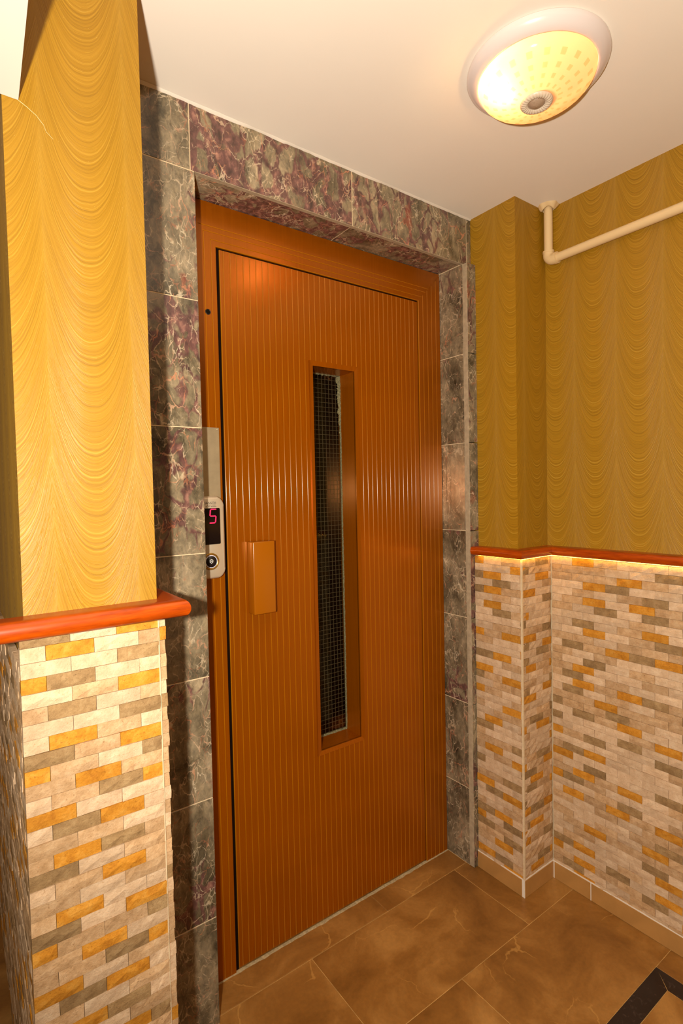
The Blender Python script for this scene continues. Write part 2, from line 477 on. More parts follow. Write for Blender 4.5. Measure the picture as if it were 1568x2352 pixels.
# strip between border and right wall, and outside left / behind
yy = -0.5700
for y0 in (-1.17, -1.77, -2.37, Y_FAR):
    ftile(BX, 1.13, y0, yy if yy != -0.57 else BY); yy = y0
for y1, y0 in ((BY, -1.2), (-1.2, -1.8), (-1.8, BBY)):
    ftile(X_FAR, -1.3, y0, y1); ftile(-1.3, BL, y0, y1)
row(Y_FAR, BBY, [X_FAR, -1.3, BL, -0.12, 0.48, BX])
row(YT, Y_DEEP, [X_FAR, -1.5, -0.90, PX0])

ceiling = multi('ceiling', [(X_FAR, 1.3, Y_FAR, Y_DEEP, ZC, ZC + 0.15)], M['ceil']); tag(ceiling, kind='structure')

# back wall (round the lift door): masonry and marble tiles
wall_back = multi('wall_back', [(PX1 + 0.004, -0.0008, 0.0008, 0.40, 0, ZC), (W + 0.0018, XB + 0.2, 0.0008, 0.40, 0, ZC),
                                (-0.0008, W + 0.0018, 0.0008, 0.40, ZT + 0.0014, ZC)], M['grout'])
tag(wall_back, kind='structure')
GT = 0.0011
def mtile(x0, x1, y0, y1, z0, z1, purple, name='marble_tile'):
    o = bev_box(name, x0, x1, y0, y1, z0, z1, 0.0007, M['marble'], wall_back)
    o['purple'] = purple
    return o
zj = [ZT - 0.3 * i for i in range(7)] + [0.0]
pur = [0.55, 0.75, 0.35, 0.12, 0.30, 0.20, 0.15]
for i in range(7):
    z1, z0 = zj[i] - GT, zj[i + 1] + GT
    mtile(PX1 - 0.0, 0.0, 0.0, 0.013, z0, z1, pur[i])                                   # left jamb face
    mtile(0.0 - 0.013, 0.0, 0.0135, YR + 0.02, z0, z1, 0.3)                              # left reveal
    mtile(W + 0.001, W + 0.014, 0.0005, YR + 0.02, z0, z1, [0.25, 0.4, 0.3, 0.2, 0.2, 0.25, 0.15][i])   # right reveal
    mtile(W + 0.0012, XB - 0.0005, -0.020, -0.0015, z0, z1, 0.55)                        # right jamb face
    mtile(W + 0.0142, XB - 0.0005, -0.001, 0.0135, z0, z1, 0.4)
bev_box('cut_edge', W, W + 0.0011, -0.0198, -0.0004, 0.002, ZT - 0.002, 0.0003, M['edge'], wall_back)
mtile(PX1, -0.0110, 0.0, 0.013, ZT + GT, ZC, 0.35)                                       # top left corner piece
mtile(-0.0088, 0.4655, 0.0, 0.013, ZT + GT, ZC, 0.98)
mtile(0.4680, 0.9510, 0.0, 0.013, ZT + GT, ZC, 0.85)
mtile(0.9530, XB - 0.0005, -0.0005, 0.013, ZT + GT, ZC, 0.5)
bev_box('cut_edge', 0.0005, W + 0.012, 0.0003, 0.0125, ZT - 0.0002, ZT + 0.0012, 0.0003, M['edge'], wall_back)
mtile(0.001, 0.4655, 0.0135, YR + 0.02, ZT + 0.0006, ZT + 0.013, 0.9)                    # lintel underside
mtile(0.4680, W - 0.0005, 0.0135, YR + 0.02, ZT + 0.0006, ZT + 0.013, 0.7)

# uneven caulk where lintel meets the ceiling
V, F = [], []
n = 150
for i in range(n + 1):
    x = PX1 + 0.003 + (XB - PX1 - 0.004) * i / n
    fall = 1.0 if x < 0.25 else 0.55
    h = 0.0022 + fall * 0.0085 * max(0.12, mnoise.noise(Vector((x * 9, 3.1, 0))) * 0.8 + 0.42) + 0.0015 * mnoise.noise(Vector((x * 60, 1, 0)))
    d = 0.003 + 0.0015 * mnoise.noise(Vector((x * 40, 9, 0)))
    V += [(x, 0.0005, ZC - h), (x, -d * 0.5, ZC - h * 0.85), (x, -d - 0.003, ZC - 0.0004)]
    if i:
        a = (i - 1) * 3; b = i * 3
        F += [(a, b, b + 1, a + 1), (a + 1, b + 1, b + 2, a + 2)]
link('caulk_line', mesh('caulk_line', V, F), M['white'], ceiling, smooth=True)

# the wall end on the left: wallpaper above, split-stone cladding below
wall_left = multi('wall_left', [(PX0, PX1, YP, Y_DEEP, 0, ZC)], M['paper'], uvm=(-0.356, -0.16)); tag(wall_left, kind='structure')
wall_corner = multi('wall_corner', [(XB, XC + 0.05, YB, 0.3, 0, ZC)], M['paper'], uvm=(1.013, -0.098)); tag(wall_corner, kind='structure')
wall_right = multi('wall_right', [(XC, XC + 0.14, Y_FAR, YB, 0, ZC)], M['paper'], uvm=(0, -0.279)); tag(wall_right, kind='structure')

# tear in the wallpaper running down from the soffit corner
TP = [(-0.3830, 1.9379), (-0.3772, 1.9349), (-0.3714, 1.9319), (-0.3637, 1.9268), (-0.3590, 1.9239), (-0.3519, 1.9157), (-0.3489, 1.9127), (-0.3455, 1.9030), (-0.3419, 1.9002), (-0.3358, 1.8948)]
V, F = [], []
for i, (x, z) in enumerate(TP):
    w = 0.0005 * (1 - 0.6 * i / len(TP))
    V += [(x - w * 0.7, YP - 0.0005, z - w), (x + w * 0.7, YP - 0.0005, z + w)]
    if i: F.append((2 * i - 2, 2 * i - 1, 2 * i + 1, 2 * i))
link('wallpaper_tear', mesh('wallpaper_tear', V, F), m_plain('torn_paper_edge', S((206, 178, 122)), 0.8), wall_left)

# split stones
def stone_mesh(name, L, H, T, seed):
    r = random.Random(seed)
    nx, nz = (5, 3) if L > 0.05 else (4, 3)
    V, F = [], []
    for j in range(nz):
        for i in range(nx):
            x = -L / 2 + L * i / (nx - 1); z = -H / 2 + H * j / (nz - 1)
            edge = i in (0, nx - 1) or j in (0, nz - 1)
            d = T + (r.uniform(-0.0011, 0.0003) if edge else r.uniform(-0.0006, 0.0016))
            if not edge:
                x += r.uniform(-0.004, 0.004); z += r.uniform(-0.004, 0.004)
            V.append((x, -d, z))
    for j in range(nz - 1):
        for i in range(nx - 1):
            a = j * nx + i
            F.append((a, a + 1, a + nx + 1, a + nx))
    rim = [i for i in range(nx)] + [j * nx + nx - 1 for j in range(1, nz)] + [(nz - 1) * nx + i for i in range(nx - 2, -1, -1)] + [j * nx for j in range(nz - 2, 0, -1)]
    base = len(V)
    for i in rim: V.append((V[i][0], 0.0, V[i][2]))
    m = len(rim)
    for q in range(m):
        F.append((rim[(q + 1) % m], rim[q], base + q, base + (q + 1) % m))
    return V, F

STONES = {}
def get_stone(L, T, colour):
    key = (round(L, 4), round(T, 4))
    if key not in STONES:
        STONES[key] = [stone_mesh('stone', L - 0.0007, ROW - 0.0007, T, rnd.randint(0, 10 ** 6)) for _ in range(5)]
    v = rnd.randrange(5)
    mk = key + (v, colour)
    if mk not in STONES:
        me = mesh('stone', *STONES[key][v]); me.materials.append(M[colour]); STONES[mk] = me
    return STONES[mk]

PAL = 'ccccccccttttttggggooooo'
def pick(prev):
    for _ in range(6):
        c = rnd.choice(PAL)
        if c in 'ct' or c not in prev: return c
    return 'c'

class Stuff:
    def __init__(self): self.V, self.F, self.m = [], [], []
    def add(self, L, T, colour, loc, rz):
        get_stone(L, T, colour)
        V, F = STONES[(round(L, 4), round(T, 4))][rnd.randrange(5)]
        n = len(self.V); c, s = math.cos(rz), math.sin(rz)
        for x, y, z in V: self.V.append((x * c - y * s + loc[0], x * s + y * c + loc[1], z + loc[2]))
        self.F += [tuple(i + n for i in f) for f in F]
        self.m += ['ctgo'.index(colour)] * len(F)
    def build(self, parent, name='stone_cladding'):
        if not self.V: return
        me = mesh(name, self.V, self.F)
        for c in 'ctgo': me.materials.append(M[c])
        me.polygons.foreach_set('material_index', self.m)
        o = link(name, me, None, parent); tag(o, kind='stuff'); return o

def clad(parent, stuff, origin, along, out_rz, length, T, z0, z1, single, colours=None, phase=0, first_half=0.5):
    """rows of stones from the rail down; `along` plan direction, outward = rotation out_rz of -Y; single(s, z) -> own object?"""
    nrow = int(math.ceil((z1 - z0) / ROW - 1e-6))
    above = {}
    for r in range(nrow):
        zt = z1 - r * ROW; zb = max(zt - ROW, z0)
        if zt - zb < 0.006: continue
        s = 0.0; A = (r + phase) % 2 == 0
        js = [0.0]
        x = SL * first_half if A else SL
        while x < length - 0.006:
            js.append(x); x += SL
        js.append(length)
        prev = above; above = {}; last = ''
        for q, (a, b) in enumerate(zip(js[:-1], js[1:])):
            L = b - a
            up = [c for (p0, p1), c in prev.items() if p1 > a + 0.004 and p0 < b - 0.004]
            col = None
            if colours and r < len(colours) and q < len(colours[r]): col = colours[r][q]
            if col is None: col = pick(up + [last])
            above[(a, b)] = col; last = col
            mid = (a + b) / 2; zc = zt - ROW / 2
            off = rnd.uniform(-0.0012, 0.0012)
            ox, oy = math.sin(out_rz), -math.cos(out_rz)
            loc = (origin[0] + along[0] * mid + ox * off, origin[1] + along[1] * mid + oy * off, zc)
            if single(mid, zc):
                o = bpy.data.objects.new('stone', get_stone(L, T, col)); COL.objects.link(o)
                o.location = loc; o.rotation_euler = (0, 0, out_rz); o.parent = parent
            else:
                stuff.add(L, T, col, loc, out_rz)

H = math.pi / 2
rows = ['gco', 'coct', 'ccg', 'ogcc', 'cto', 'tgct', 'ccg', 'cotc', 'gto', 'otcg', 'tot', 'ctgo', 'occ', 'cgoc', 'ttc',
        'togt', 'gct', 'ctot', 'tct', 'tocc', 'gco', 'ottg', 'toc', 'ttgo', 'oct', 'cgoc', 'tct', 'togc', 'tct', 'ttog']
st = Stuff()
zt = RZ0 + 0.0105
clad(wall_left, st, (SX0, YS + 0.020, 0), (1, 0), 0.0, SX1 - SX0, 0.020, 0.0, zt, lambda s, z: z > 0.36, rows, phase=1)
clad(wall_left, st, (SX1 + 0.0005, YS + 0.003, 0), (0, 1), H, 0.255, 0.0125, 0.0, zt, lambda s, z: z > 0.36 and s < 0.06, phase=0)
clad(wall_left, st, (PX0, YS + 0.021, 0), (0, 1), -H, 1.6, 0.0095, 0.0, 1.046, lambda s, z: z > 0.44 and s < 0.36, phase=0)
st.build(wall_left)
multi('mortar_bed', [(SX0 + 0.0015, SX1 - 0.0005, YS + 0.012, YP, 0, RZ0), (SX1 - 0.001, SX1 + 0.006, YS + 0.006, -0.0005, 0, RZ0)], M['grout'], wall_left)

SKH = 0.0597
zt2 = RZ0 - 0.0035
st = Stuff()
clad(wall_corner, st, (SBX + 0.022, -0.022, 0), (0, -1), -H, -SBY - 0.022 - 0.0025, 0.019, SKH, zt2, lambda s, z: True, phase=0)
clad(wall_corner, st, (SBX + 0.004, SBY + 0.022, 0), (1, 0), 0.0, SBXR - SBX - 0.001, 0.019, SKH, zt2, lambda s, z: True, phase=1)
multi('mortar_bed', [(SBX + 0.010, XB, YB, -0.021, SKH, RZ0), (SBX + 0.010, XC, SBY + 0.011, YB, SKH, RZ0)], M['grout'], wall_corner)
st = Stuff()
clad(wall_right, st, (SBXR + 0.022, SBY, 0), (0, -1), -H, 2.4, 0.019, SKH, zt2, lambda s, z: s < 0.45, phase=1)
st.build(wall_right)
multi('mortar_bed', [(SBXR + 0.010, XC, Y_FAR, SBY + 0.01, SKH, RZ0)], M['grout'], wall_right)

multi('corner_seam', [(SBX + 0.0008, SBX + 0.006, SBY + 0.0004, SBY + 0.006, SKH, RZ0)], M['grout'], wall_corner)
multi('corner_seam', [(SX1 - 0.0010, SX1 + 0.0010, YS + 0.0004, YS + 0.01, 0, RZ0)], M['grout'], wall_left)
# skirting: brown tiles with white joints
bb = multi('baseboard_corner', [(SBX + 0.0012, XB - 0.001, YB, -0.021, 0.0005, SKH), (SBX + 0.0012, XC, SBY + 0.0012, YB, 0.0005, SKH)], M['white']); tag(bb, kind='structure')
bev_box('skirting_tile', SBX, SBX + 0.006, SBY + 0.011, -0.0215, 0.001, SKH - 0.003, 0.0006, M['skirt'], bb)
bev_box('skirting_tile', SBX + 0.003, SBXR + 0.003, SBY, SBY + 0.006, 0.001, SKH - 0.003, 0.0006, M['skirt'], bb)
br = multi('baseboard_right', [(SBXR + 0.0012, XC, Y_FAR, SBY + 0.0012, 0.0005, SKH)], M['white']); tag(br, kind='structure')
yy = SBY - 0.004
for y0 in (-0.342, -0.645, -1.245, -1.845, -2.445):
    bev_box('skirting_tile', SBXR, SBXR + 0.006, y0 + 0.0018, yy, 0.001, SKH - 0.003, 0.0006, M['skirt'], br); yy = y0 - 0.0012

# chair rails
def rail_prof(d1, z0, z1):
    P = [(0.0, z1), (d1 * 0.55, z1)]
    h = (z1 - z0) / 2; zm = (z0 + z1) / 2
    for i in range(0, 13):
        a = math.pi / 2 - math.pi * i / 12
        P.append((d1 - h * 0.82 + math.cos(a) * h * 0.82, zm + math.sin(a) * h))
    P += [(0.0, z0)]
    return P
def smooth_mod(o, deg=40):
    for p in o.data.polygons: p.use_smooth = True
    o.data.set_sharp_from_angle(angle=math.radians(deg))
t1 = sweep('trim_1', [(PX0 - 0.055, YP), (PX1, YP), (PX1, -0.002)], rail_prof(0.047, RZ0, RZ1), M['rail'], side=-1)
t2 = sweep('trim_2', [(XB, -0.022), (XB, YB), (XC, YB), (XC, Y_FAR + 0.01)], rail_prof(0.0475, RZ0, RZ1 - 0.004), M['rail'], side=-1)
for t in (t1, t2): tag(t, kind='structure'); smooth_mod(t)

# stair flight soffit above the wall end
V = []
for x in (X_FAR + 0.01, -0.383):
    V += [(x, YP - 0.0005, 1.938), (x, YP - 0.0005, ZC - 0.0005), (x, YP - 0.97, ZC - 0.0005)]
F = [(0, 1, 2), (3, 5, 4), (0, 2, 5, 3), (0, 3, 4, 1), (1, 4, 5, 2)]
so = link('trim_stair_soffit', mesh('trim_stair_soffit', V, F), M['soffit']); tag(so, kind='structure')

# ------------------------------------------------------------------ lift door
LX, RX, LT, LB = 0.1040, 0.8215, 1.9572, 0.0075
YL = 0.1080
WX0, WX1, WZ0, WZ1, YG = 0.3903, 0.5457, 0.5287, 1.6901, 0.190
PITCH = (RX - LX - 0.0105) / 37
door = multi('door_1', [(LX, 0.3775, YL + 0.003, YL + 0.04, LB, LT), (0.558, RX, YL + 0.003, YL + 0.04, LB, LT),
                        (0.3775, 0.558, YL + 0.003, YL + 0.04, LB, 0.517), (0.3775, 0.558, YL + 0.003, YL + 0.04, 1.704, LT)], M['door'])
tag(door, kind='structure')
door['label'] = 'orange-brown ribbed lift door leaf with a tall narrow window'

def slat_prof(w):
    """(across, depth) front profile of one rib: wide rounded shoulder on the left, tight one on the right"""
    return [(0.0, 0.0030), (0.0001, 0.0012), (0.0005, 0.0006), (0.0010, 0.00025), (0.0015, 0.00006), (0.0021, 0.0),
            (w - 0.0008, 0.0), (w - 0.0002, 0.0003), (w, 0.0030)]

def slat_finish(me):
    """the worn, paler shoulder beside each groove gets the second material"""
    me.materials.append(M['door']); me.materials.append(M['rib'])
    for i, p in enumerate(me.polygons):
        if i < 4: p.material_index = 1
    me.set_sharp_from_angle(angle=math.radians(35))
    for i, p in enumerate(me.polygons):
        p.use_smooth = i != 5            # the broad face stays flat
    return me

def slat_mesh(name, w, t0, t1):
    """runs along local Z from t0(across) to t1(across)"""
    P = slat_prof(w); V, F = [], []
    for x, y in P:
        V.append((x, y, t0(x))); V.append((x, y, t1(x)))
    for i in range(len(P) - 1):
        F.append((2 * i, 2 * i + 2, 2 * i + 3, 2 * i + 1))
    return slat_finish(mesh(name, V, F, fix=False))

cache = {}
def slat(x, w, z0, z1, parent=door, y=YL, rot=None):
    key = (round(w, 5), round(z0, 4), round(z1, 4))
    if key not in cache:
        cache[key] = slat_mesh('slat', w, lambda a: z0, lambda a: z1)
    return link('slat', cache[key], M['door'], parent, loc=(x, y, 0))
TO = (0.3775, 0.5572, 0.5165, 1.7045)   # window trim outside
slat(LX, 0.0105, LB, LT)
for i in range(37):
    x0 = LX + 0.0105 + PITCH * i; x1 = x0 + PITCH
    if x1 <= TO[0] + 0.004 or x0 >= TO[1] - 0.004:
        slat(x0, PITCH, LB, LT)
    elif x0 < TO[0] or x1 > TO[1]:
        slat(x0, PITCH, LB, TO[2] - 0.0005); slat(x0, PITCH, TO[3] + 0.0005, LT)
        if x0 < TO[0]: slat(x0, TO[0] - x0, TO[2], TO[3])
        else: slat(TO[1], x1 - TO[1], TO[2], TO[3])
    else:
        slat(x0, PITCH, LB, TO[2] - 0.0005); slat(x0, PITCH, TO[3] + 0.0005, LT)

# frame: jambs and head, ribbed like the leaf, mitred at the corners
def frame_part(name, boxes): return multi(name, boxes, M['door'], door)
YF = 0.1045
IN0, IN1, INT = 0.0935, 0.8248, 1.9618
fj = frame_part('frame_jamb', [(0.0005, IN0, YF + 0.003, YF + 0.05, 0.001, ZT - 0.001)])
fk = frame_part('frame_jamb', [(IN1, W - 0.0005, YF + 0.003, YF + 0.05, 0.001, ZT - 0.001)])
fh = frame_part('frame_head', [(IN0, IN1, YF + 0.003, YF + 0.05, INT, ZT - 0.001)])
for a, b in ((0.0005, 0.0600), (0.0600, 0.0790), (0.0790, IN0)):
    d = IN0 - a
    me = slat_mesh('slat', b - a, lambda x: 0.001, lambda x, d=d: min(ZT - 0.001, INT + d - x))
    link('slat', me, M['door'], fj, loc=(a, YF, 0))
pw2 = (W - 0.0005 - IN1) / 5
for i in range(5):
    a = IN1 + pw2 * i
    me = slat_mesh('slat', pw2, lambda x: 0.001, lambda x, i=i: min(ZT - 0.001, INT + pw2 * i + x))
    link('slat', me, M['door'], fk, loc=(a, YF, 0))
hb = [0.0, 0.015, 0.0340, 0.0480, ZT - 0.001 - INT]
for e0, e1 in zip(hb[:-1], hb[1:]):
    z = INT + e0
    P = slat_prof(e1 - e0); V, F = [], []
    for w, y in P:
        e = e0 + w
        V.append((max(0.0005, IN0 - e), y, w)); V.append((min(W - 0.0005, IN1 + e), y, w))
    for q in range(len(P) - 1): F.append((2 * q, 2 * q + 2, 2 * q + 3, 2 * q + 1))
    me = slat_finish(mesh('slat', V, F, fix=False)); me.flip_normals()
    link('slat', me, M['door'], fh, loc=(0, YF, z))
multi('gap_shade_filler', [(IN0 + 0.001, WX0 - 0.009, YL + 0.041, YL + 0.046, 0.0015, INT + 0.004), (WX1 + 0.009, IN1 - 0.001, YL + 0.041, YL + 0.046, 0.0015, INT + 0.004), (WX0 - 0.009, WX1 + 0.009, YL + 0.041, YL + 0.046, 0.0015, WZ0 - 0.009), (WX0 - 0.009, WX1 + 0.009, YL + 0.041, YL + 0.046, WZ1 + 0.009, INT + 0.004)], M['gap'], door)  # dark backing behind the leaf, shade put in as colour

multi('gap_shade_filler', [(IN0 + 0.0004, LX - 0.0004, YL + 0.0035, YL + 0.009, 0.0015, INT), (RX + 0.0004, IN1 - 0.0004, YL + 0.0035, YL + 0.009, 0.0015, INT), (LX - 0.0004, RX + 0.0004, YL + 0.0035, YL + 0.009, LT + 0.0003, INT - 0.0003)], M['gap'], door)  # added filler strips, painting the gap between leaf and frame as dark shade

# window: mitred trim, deep lining, wired glass, shaft behind
def trim_piece(o0, o1, i0, i1):
    """quad ring piece: outer edge o0-o1, inner edge i0-i1 (x,z); bevelled inward"""
    V = []
    for (x, z), y in ((o0, YL + 0.002), (o1, YL + 0.002), (o1, YL - 0.0030), (o0, YL - 0.0030), (i0, YL - 0.0005), (i1, YL - 0.0005), (i1, YL + 0.006), (i0, YL + 0.006)):
        V.append((x, y, z))
    F = [(0, 1, 2, 3), (3, 2, 5, 4), (4, 5, 6, 7)]
    return link('window_trim', mesh('window_trim', V, F), M['door'], door)
O = [(TO[0], TO[2]), (TO[1], TO[2]), (TO[1], TO[3]), (TO[0], TO[3])]
I = [(WX0, WZ0), (WX1, WZ0), (WX1, WZ1), (WX0, WZ1)]
for k in range(4): trim_piece(O[k], O[(k + 1) % 4], I[k], I[(k + 1) % 4])
for k in range(4):
    a, b = I[k], I[(k + 1) % 4]
    n_ = Vector((b[1] - a[1], a[0] - b[0])).normalized() * 0.008
    V = [(a[0], YL + 0.004, a[1]), (b[0], YL + 0.004, b[1]), (b[0], YG + 0.01, b[1]), (a[0], YG + 0.01, a[1])]
    V += [(x + n_.x, y, z + n_.y) for x, y, z in V]
    F = [(0, 1, 2, 3), (4, 5, 6, 7), (0, 1, 5, 4), (1, 2, 6, 5), (2, 3, 7, 6), (3, 0, 4, 7)]
    link('window_lining', mesh('window_lining', V, F), M['door'], door)
pane = multi('window_pane', [(WX0, WX1, YG, YG + 0.004, WZ0, WZ1)], M['glass'], door)
bx = []
x = WX0 + 0.004
while x < WX1: bx.append((x - 0.00045, x + 0.00045, YG - 0.0012, YG - 0.0002, WZ0, WZ1)); x += 0.0135
z = WZ0 + 0.006
while z < WZ1: bx.append((WX0, WX1, YG - 0.0014, YG - 0.0004, z - 0.0005, z + 0.0005)); z += 0.0146
wm = multi('wire_mesh', bx, M['wire'], pane); tag(wm, kind='stuff')
multi('shaft_backing', [(WX0 - 0.02, WX1 + 0.02, YG + 0.10, YG + 0.105, WZ0 - 0.02, WZ1 + 0.02), (WX0 - 0.02, WX0 - 0.008, YG + 0.006, YG + 0.10, WZ0 - 0.02, WZ1 + 0.02), (WX1 + 0.008, WX1 + 0.02, YG + 0.006, YG + 0.10, WZ0 - 0.02, WZ1 + 0.02), (WX0 - 0.008, WX1 + 0.008, YG + 0.0061, YG + 0.10, WZ0 - 0.02, WZ0 - 0.008), (WX0 - 0.008, WX1 + 0.008, YG + 0.0061, YG + 0.10, WZ1 + 0.008, WZ1 + 0.02)], M['dark'], door)
# old putty round the glass
def putty(p0, p1, inward, wfun, n=90):
    V, F = [], []
    for i in range(n + 1):
        t = i / n; x = p0[0] + (p1[0] - p0[0]) * t; z = p0[1] + (p1[1] - p0[1]) * t
        w = wfun(t, x, z); hh = 0.003 + 0.0025 * mnoise.noise(Vector((x * 300, z * 120, 2)))
        V += [(x, YG - hh - 0.003, z), (x + inward[0] * w * .5, YG - hh, z + inward[1] * w * .5), (x + inward[0] * w, YG - 0.0002, z + inward[1] * w)]
        if i:
            a = 3 * i - 3; b = 3 * i
            F += [(a, b, b + 1, a + 1), (a + 1, b + 1, b + 2, a + 2)]
    return link('glazing_putty', mesh('glazing_putty', V, F), M['putty'], door)
putty((WX1, WZ1), (WX1, WZ0), (-1, 0), lambda t, x, z: (0.0024 + 0.016 * max(0, 1 - t / 0.17) ** 0.8 * (0.75 + 0.8 * mnoise.noise(Vector((0, z * 60, 4))))) * (0.8 + 0.5 * mnoise.noise(Vector((1, z * 250, 7)))), 260)
putty((WX0, WZ1), (WX1, WZ1), (0, -1), lambda t, x, z: 0.003 + 0.004 * mnoise.noise(Vector((x * 120, 3, 4))), 60)
putty((WX0, WZ0), (WX1, WZ0), (0, 1), lambda t, x, z: 0.004 + 0.003 * mnoise.noise(Vector((x * 120, 8, 4))), 60)

# pull handle
hd = bev_box('pull_handle', 0.1617, 0.2285, 0.0727, YL + 0.001, 0.9840, 1.1832, 0.003, M['handle'], door, seg=3, smooth=True)
hd.data.set_sharp_from_angle(angle=math.radians(60))
l2 = bev_box('grip_lip', 0.2284, 0.2375, 0.0860, YL + 0.001, 0.9850, 1.1822, 0.0015, M['door'], hd)
l2.location = Vector(l2.location) - Vector(hd.location)
# lock hole in the jamb
V, F = lathe([(0.0074, 0.0), (0.0074, 0.0012), (0.0062, 0.0016), (0.0055, 0.0004)], 24)
lk = link('lock_hole', mesh('lock_hole', V, F), M['blackp'], door, loc=(0.0669, YF + 0.0004, 1.7885), rot=(H, 0, 0), smooth=True)
V, F = lathe([(0.0001, 0.0006), (0.0060, 0.0006)], 24)
link('hole_face', mesh('hole_face', V, F), M['dark'], lk)

# dusty seam along the foot of the door
V, F = [], []
for i in range(121):
    x = 0.03 + (W - 0.03) * i / 120
    h_ = 0.0012 + 0.0022 * abs(mnoise.noise(Vector((x * 40, 2, 0)))); d = 0.004 + 0.005 * abs(mnoise.noise(Vector((x * 25, 5, 0))))
    V += [(x, YF + 0.0045, h_ + 0.001), (x, YF - 0.001, h_ * 0.7 + 0.001), (x, YF - d, 0.0011)]
    if i:
        a = 3 * i - 3; b = 3 * i; F += [(a, b, b + 1, a + 1), (a + 1, b + 1, b + 2, a + 2)]
link('dust_seam', mesh('dust_seam', V, F), m_plain('grey_dust', S((170, 150, 112)), 0.95, var=0.3, vscale=150), floor)

# ------------------------------------------------------------------ call panel on the left jamb
cp = bpy.data.objects.new('call_panel', None); COL.objects.link(cp); cp.location = (0.0430, YF, 1.2025)
tag(cp, 'champagne metal lift call panel with red digit 5 on the door jamb', 'call panel')
def outline(hw, z0, z1, rtop, arch, n=10):
    """rounded plate outline, slightly arched top and bottom"""
    P = []
    for cx_, cz_, a0 in ((hw - rtop, z1 - rtop - arch, 0), (-(hw - rtop), z1 - rtop - arch, 90), (-(hw - rtop), z0 + rtop + arch, 180), (hw - rtop, z0 + rtop + arch, 270)):
        for i in range(n + 1):
            a = math.radians(a0 + 90 * i / n)
            P.append((cx_ + rtop * math.cos(a), cz_ + rtop * math.sin(a)))
    Q = []
    for x, z in P:
        k = arch * (1 - (x / hw) ** 2)
        Q.append((x, z + (k if z > (z0 + z1) / 2 else -k)))
    return Q
def plate(name, rings, mat, parent, loc=(0, 0, 0), smooth=True):
    """rings: list of (outline, y) from back to front"""
    V, F = [], []; n = len(rings[0][0])
    for P, y in rings: V += [(x, y, z) for x, z in P]
    for j in range(len(rings) - 1):
        for i in range(n):
            k = (i + 1) % n
            F.append((j * n + i, j * n + k, (j + 1) * n + k, (j + 1) * n + i))
    F.append(tuple((len(rings) - 1) * n + i for i in range(n)))
    me = mesh(name, V, F)
    o = link(name, me, mat, parent, loc=loc)
    if smooth: smooth_mod(o, 35)
    return o
hz = 0.109
body = plate('body', [(outline(0.0425, -hz, hz, 0.020, 0.008), -0.001), (outline(0.0425, -hz, hz, 0.020, 0.008), -0.020),
                      (outline(0.0405, -hz + 0.002, hz - 0.002, 0.019, 0.008), -0.026), (outline(0.0365, -hz + 0.006, hz - 0.006, 0.017, 0.008), -0.0290)], M['case'], cp)
yf = -0.0292
scr = plate('display', [(outline(0.0277, -0.0465, 0.0465, 0.003, 0.0, 3), 0.0), (outline(0.0277, -0.0465, 0.0465, 0.003, 0.0, 3), -0.0012)], M['screen'], cp, loc=(0, yf, 0.0295))
# seven-segment 5, slightly slanted
def seg(name, p0, p1, w=0.0026):
    p0 = Vector(p0); p1 = Vector(p1); d = (p1 - p0).normalized(); nn = Vector((-d.y, d.x))
    pts = [p0, p0 + d * w * .5 + nn * w * .5, p1 - d * w * .5 + nn * w * .5, p1, p1 - d * w * .5 - nn * w * .5, p0 + d * w * .5 - nn * w * .5]
    V = [(x + 0.0024 * (z / 0.02), -0.0016, z) for x, z in [(p.x, p.y) for p in pts]]
    V += [(x, -0.0008, z) for x, y, z in V]
    F = [tuple(range(6)), tuple(range(6, 12))] + [(i, (i + 1) % 6, 6 + (i + 1) % 6, 6 + i) for i in range(6)]
    return V, F
V, F = [], []
a = 0.0083; hgt = 0.0175
cxd, czd = 0.0085, 0.0262
for p0, p1 in (((-a, hgt), (a, hgt)), ((-a, hgt), (-a, 0)), ((-a, 0), (a, 0)), ((a, 0), (a, -hgt)), ((a, -hgt), (-a, -hgt))):
    d = Vector((p1[0] - p0[0], p1[1] - p0[1])).normalized() * 0.0006
    v, f = seg('s', (p0[0] + d.x + 0, p0[1] + d.y), (p1[0] - d.x, p1[1] - d.y))
    n = len(V); V += [(x + cxd, y, z + czd) for x, y, z in v]; F += [tuple(i + n for i in q) for q in f]
dg = link('digit', mesh('digit', V, F), M['digit'], scr); dg['label'] = 'glowing red seven-segment figure 5'
bz = -0.0610
def disc(name, prof, mat, parent, loc):
    V, F = lathe(prof, 40)
    return link(name, mesh(name, V, F), mat, parent, loc=loc, rot=(H, 0, 0), smooth=True)
ring = disc('button_ring', [(0.0222, 0), (0.0220, 0.0018), (0.0205, 0.0028), (0.0180, 0.0026), (0.0172, 0.0012), (0.0001, 0.0012)], M['brass'], cp, (0, yf + 0.0005, bz))
btn = disc('button', [(0.0166, 0.0), (0.0166, 0.0030), (0.0148, 0.0034), (0.0146, 0.0030)], M['lilac'], cp, (0, yf, bz))
bf = disc('button_face', [(0.0147, 0.0), (0.0146, 0.0035), (0.0001, 0.0036)], M['blackp'], btn, (0, 0, 0)); bf.rotation_euler = (0, 0, 0)
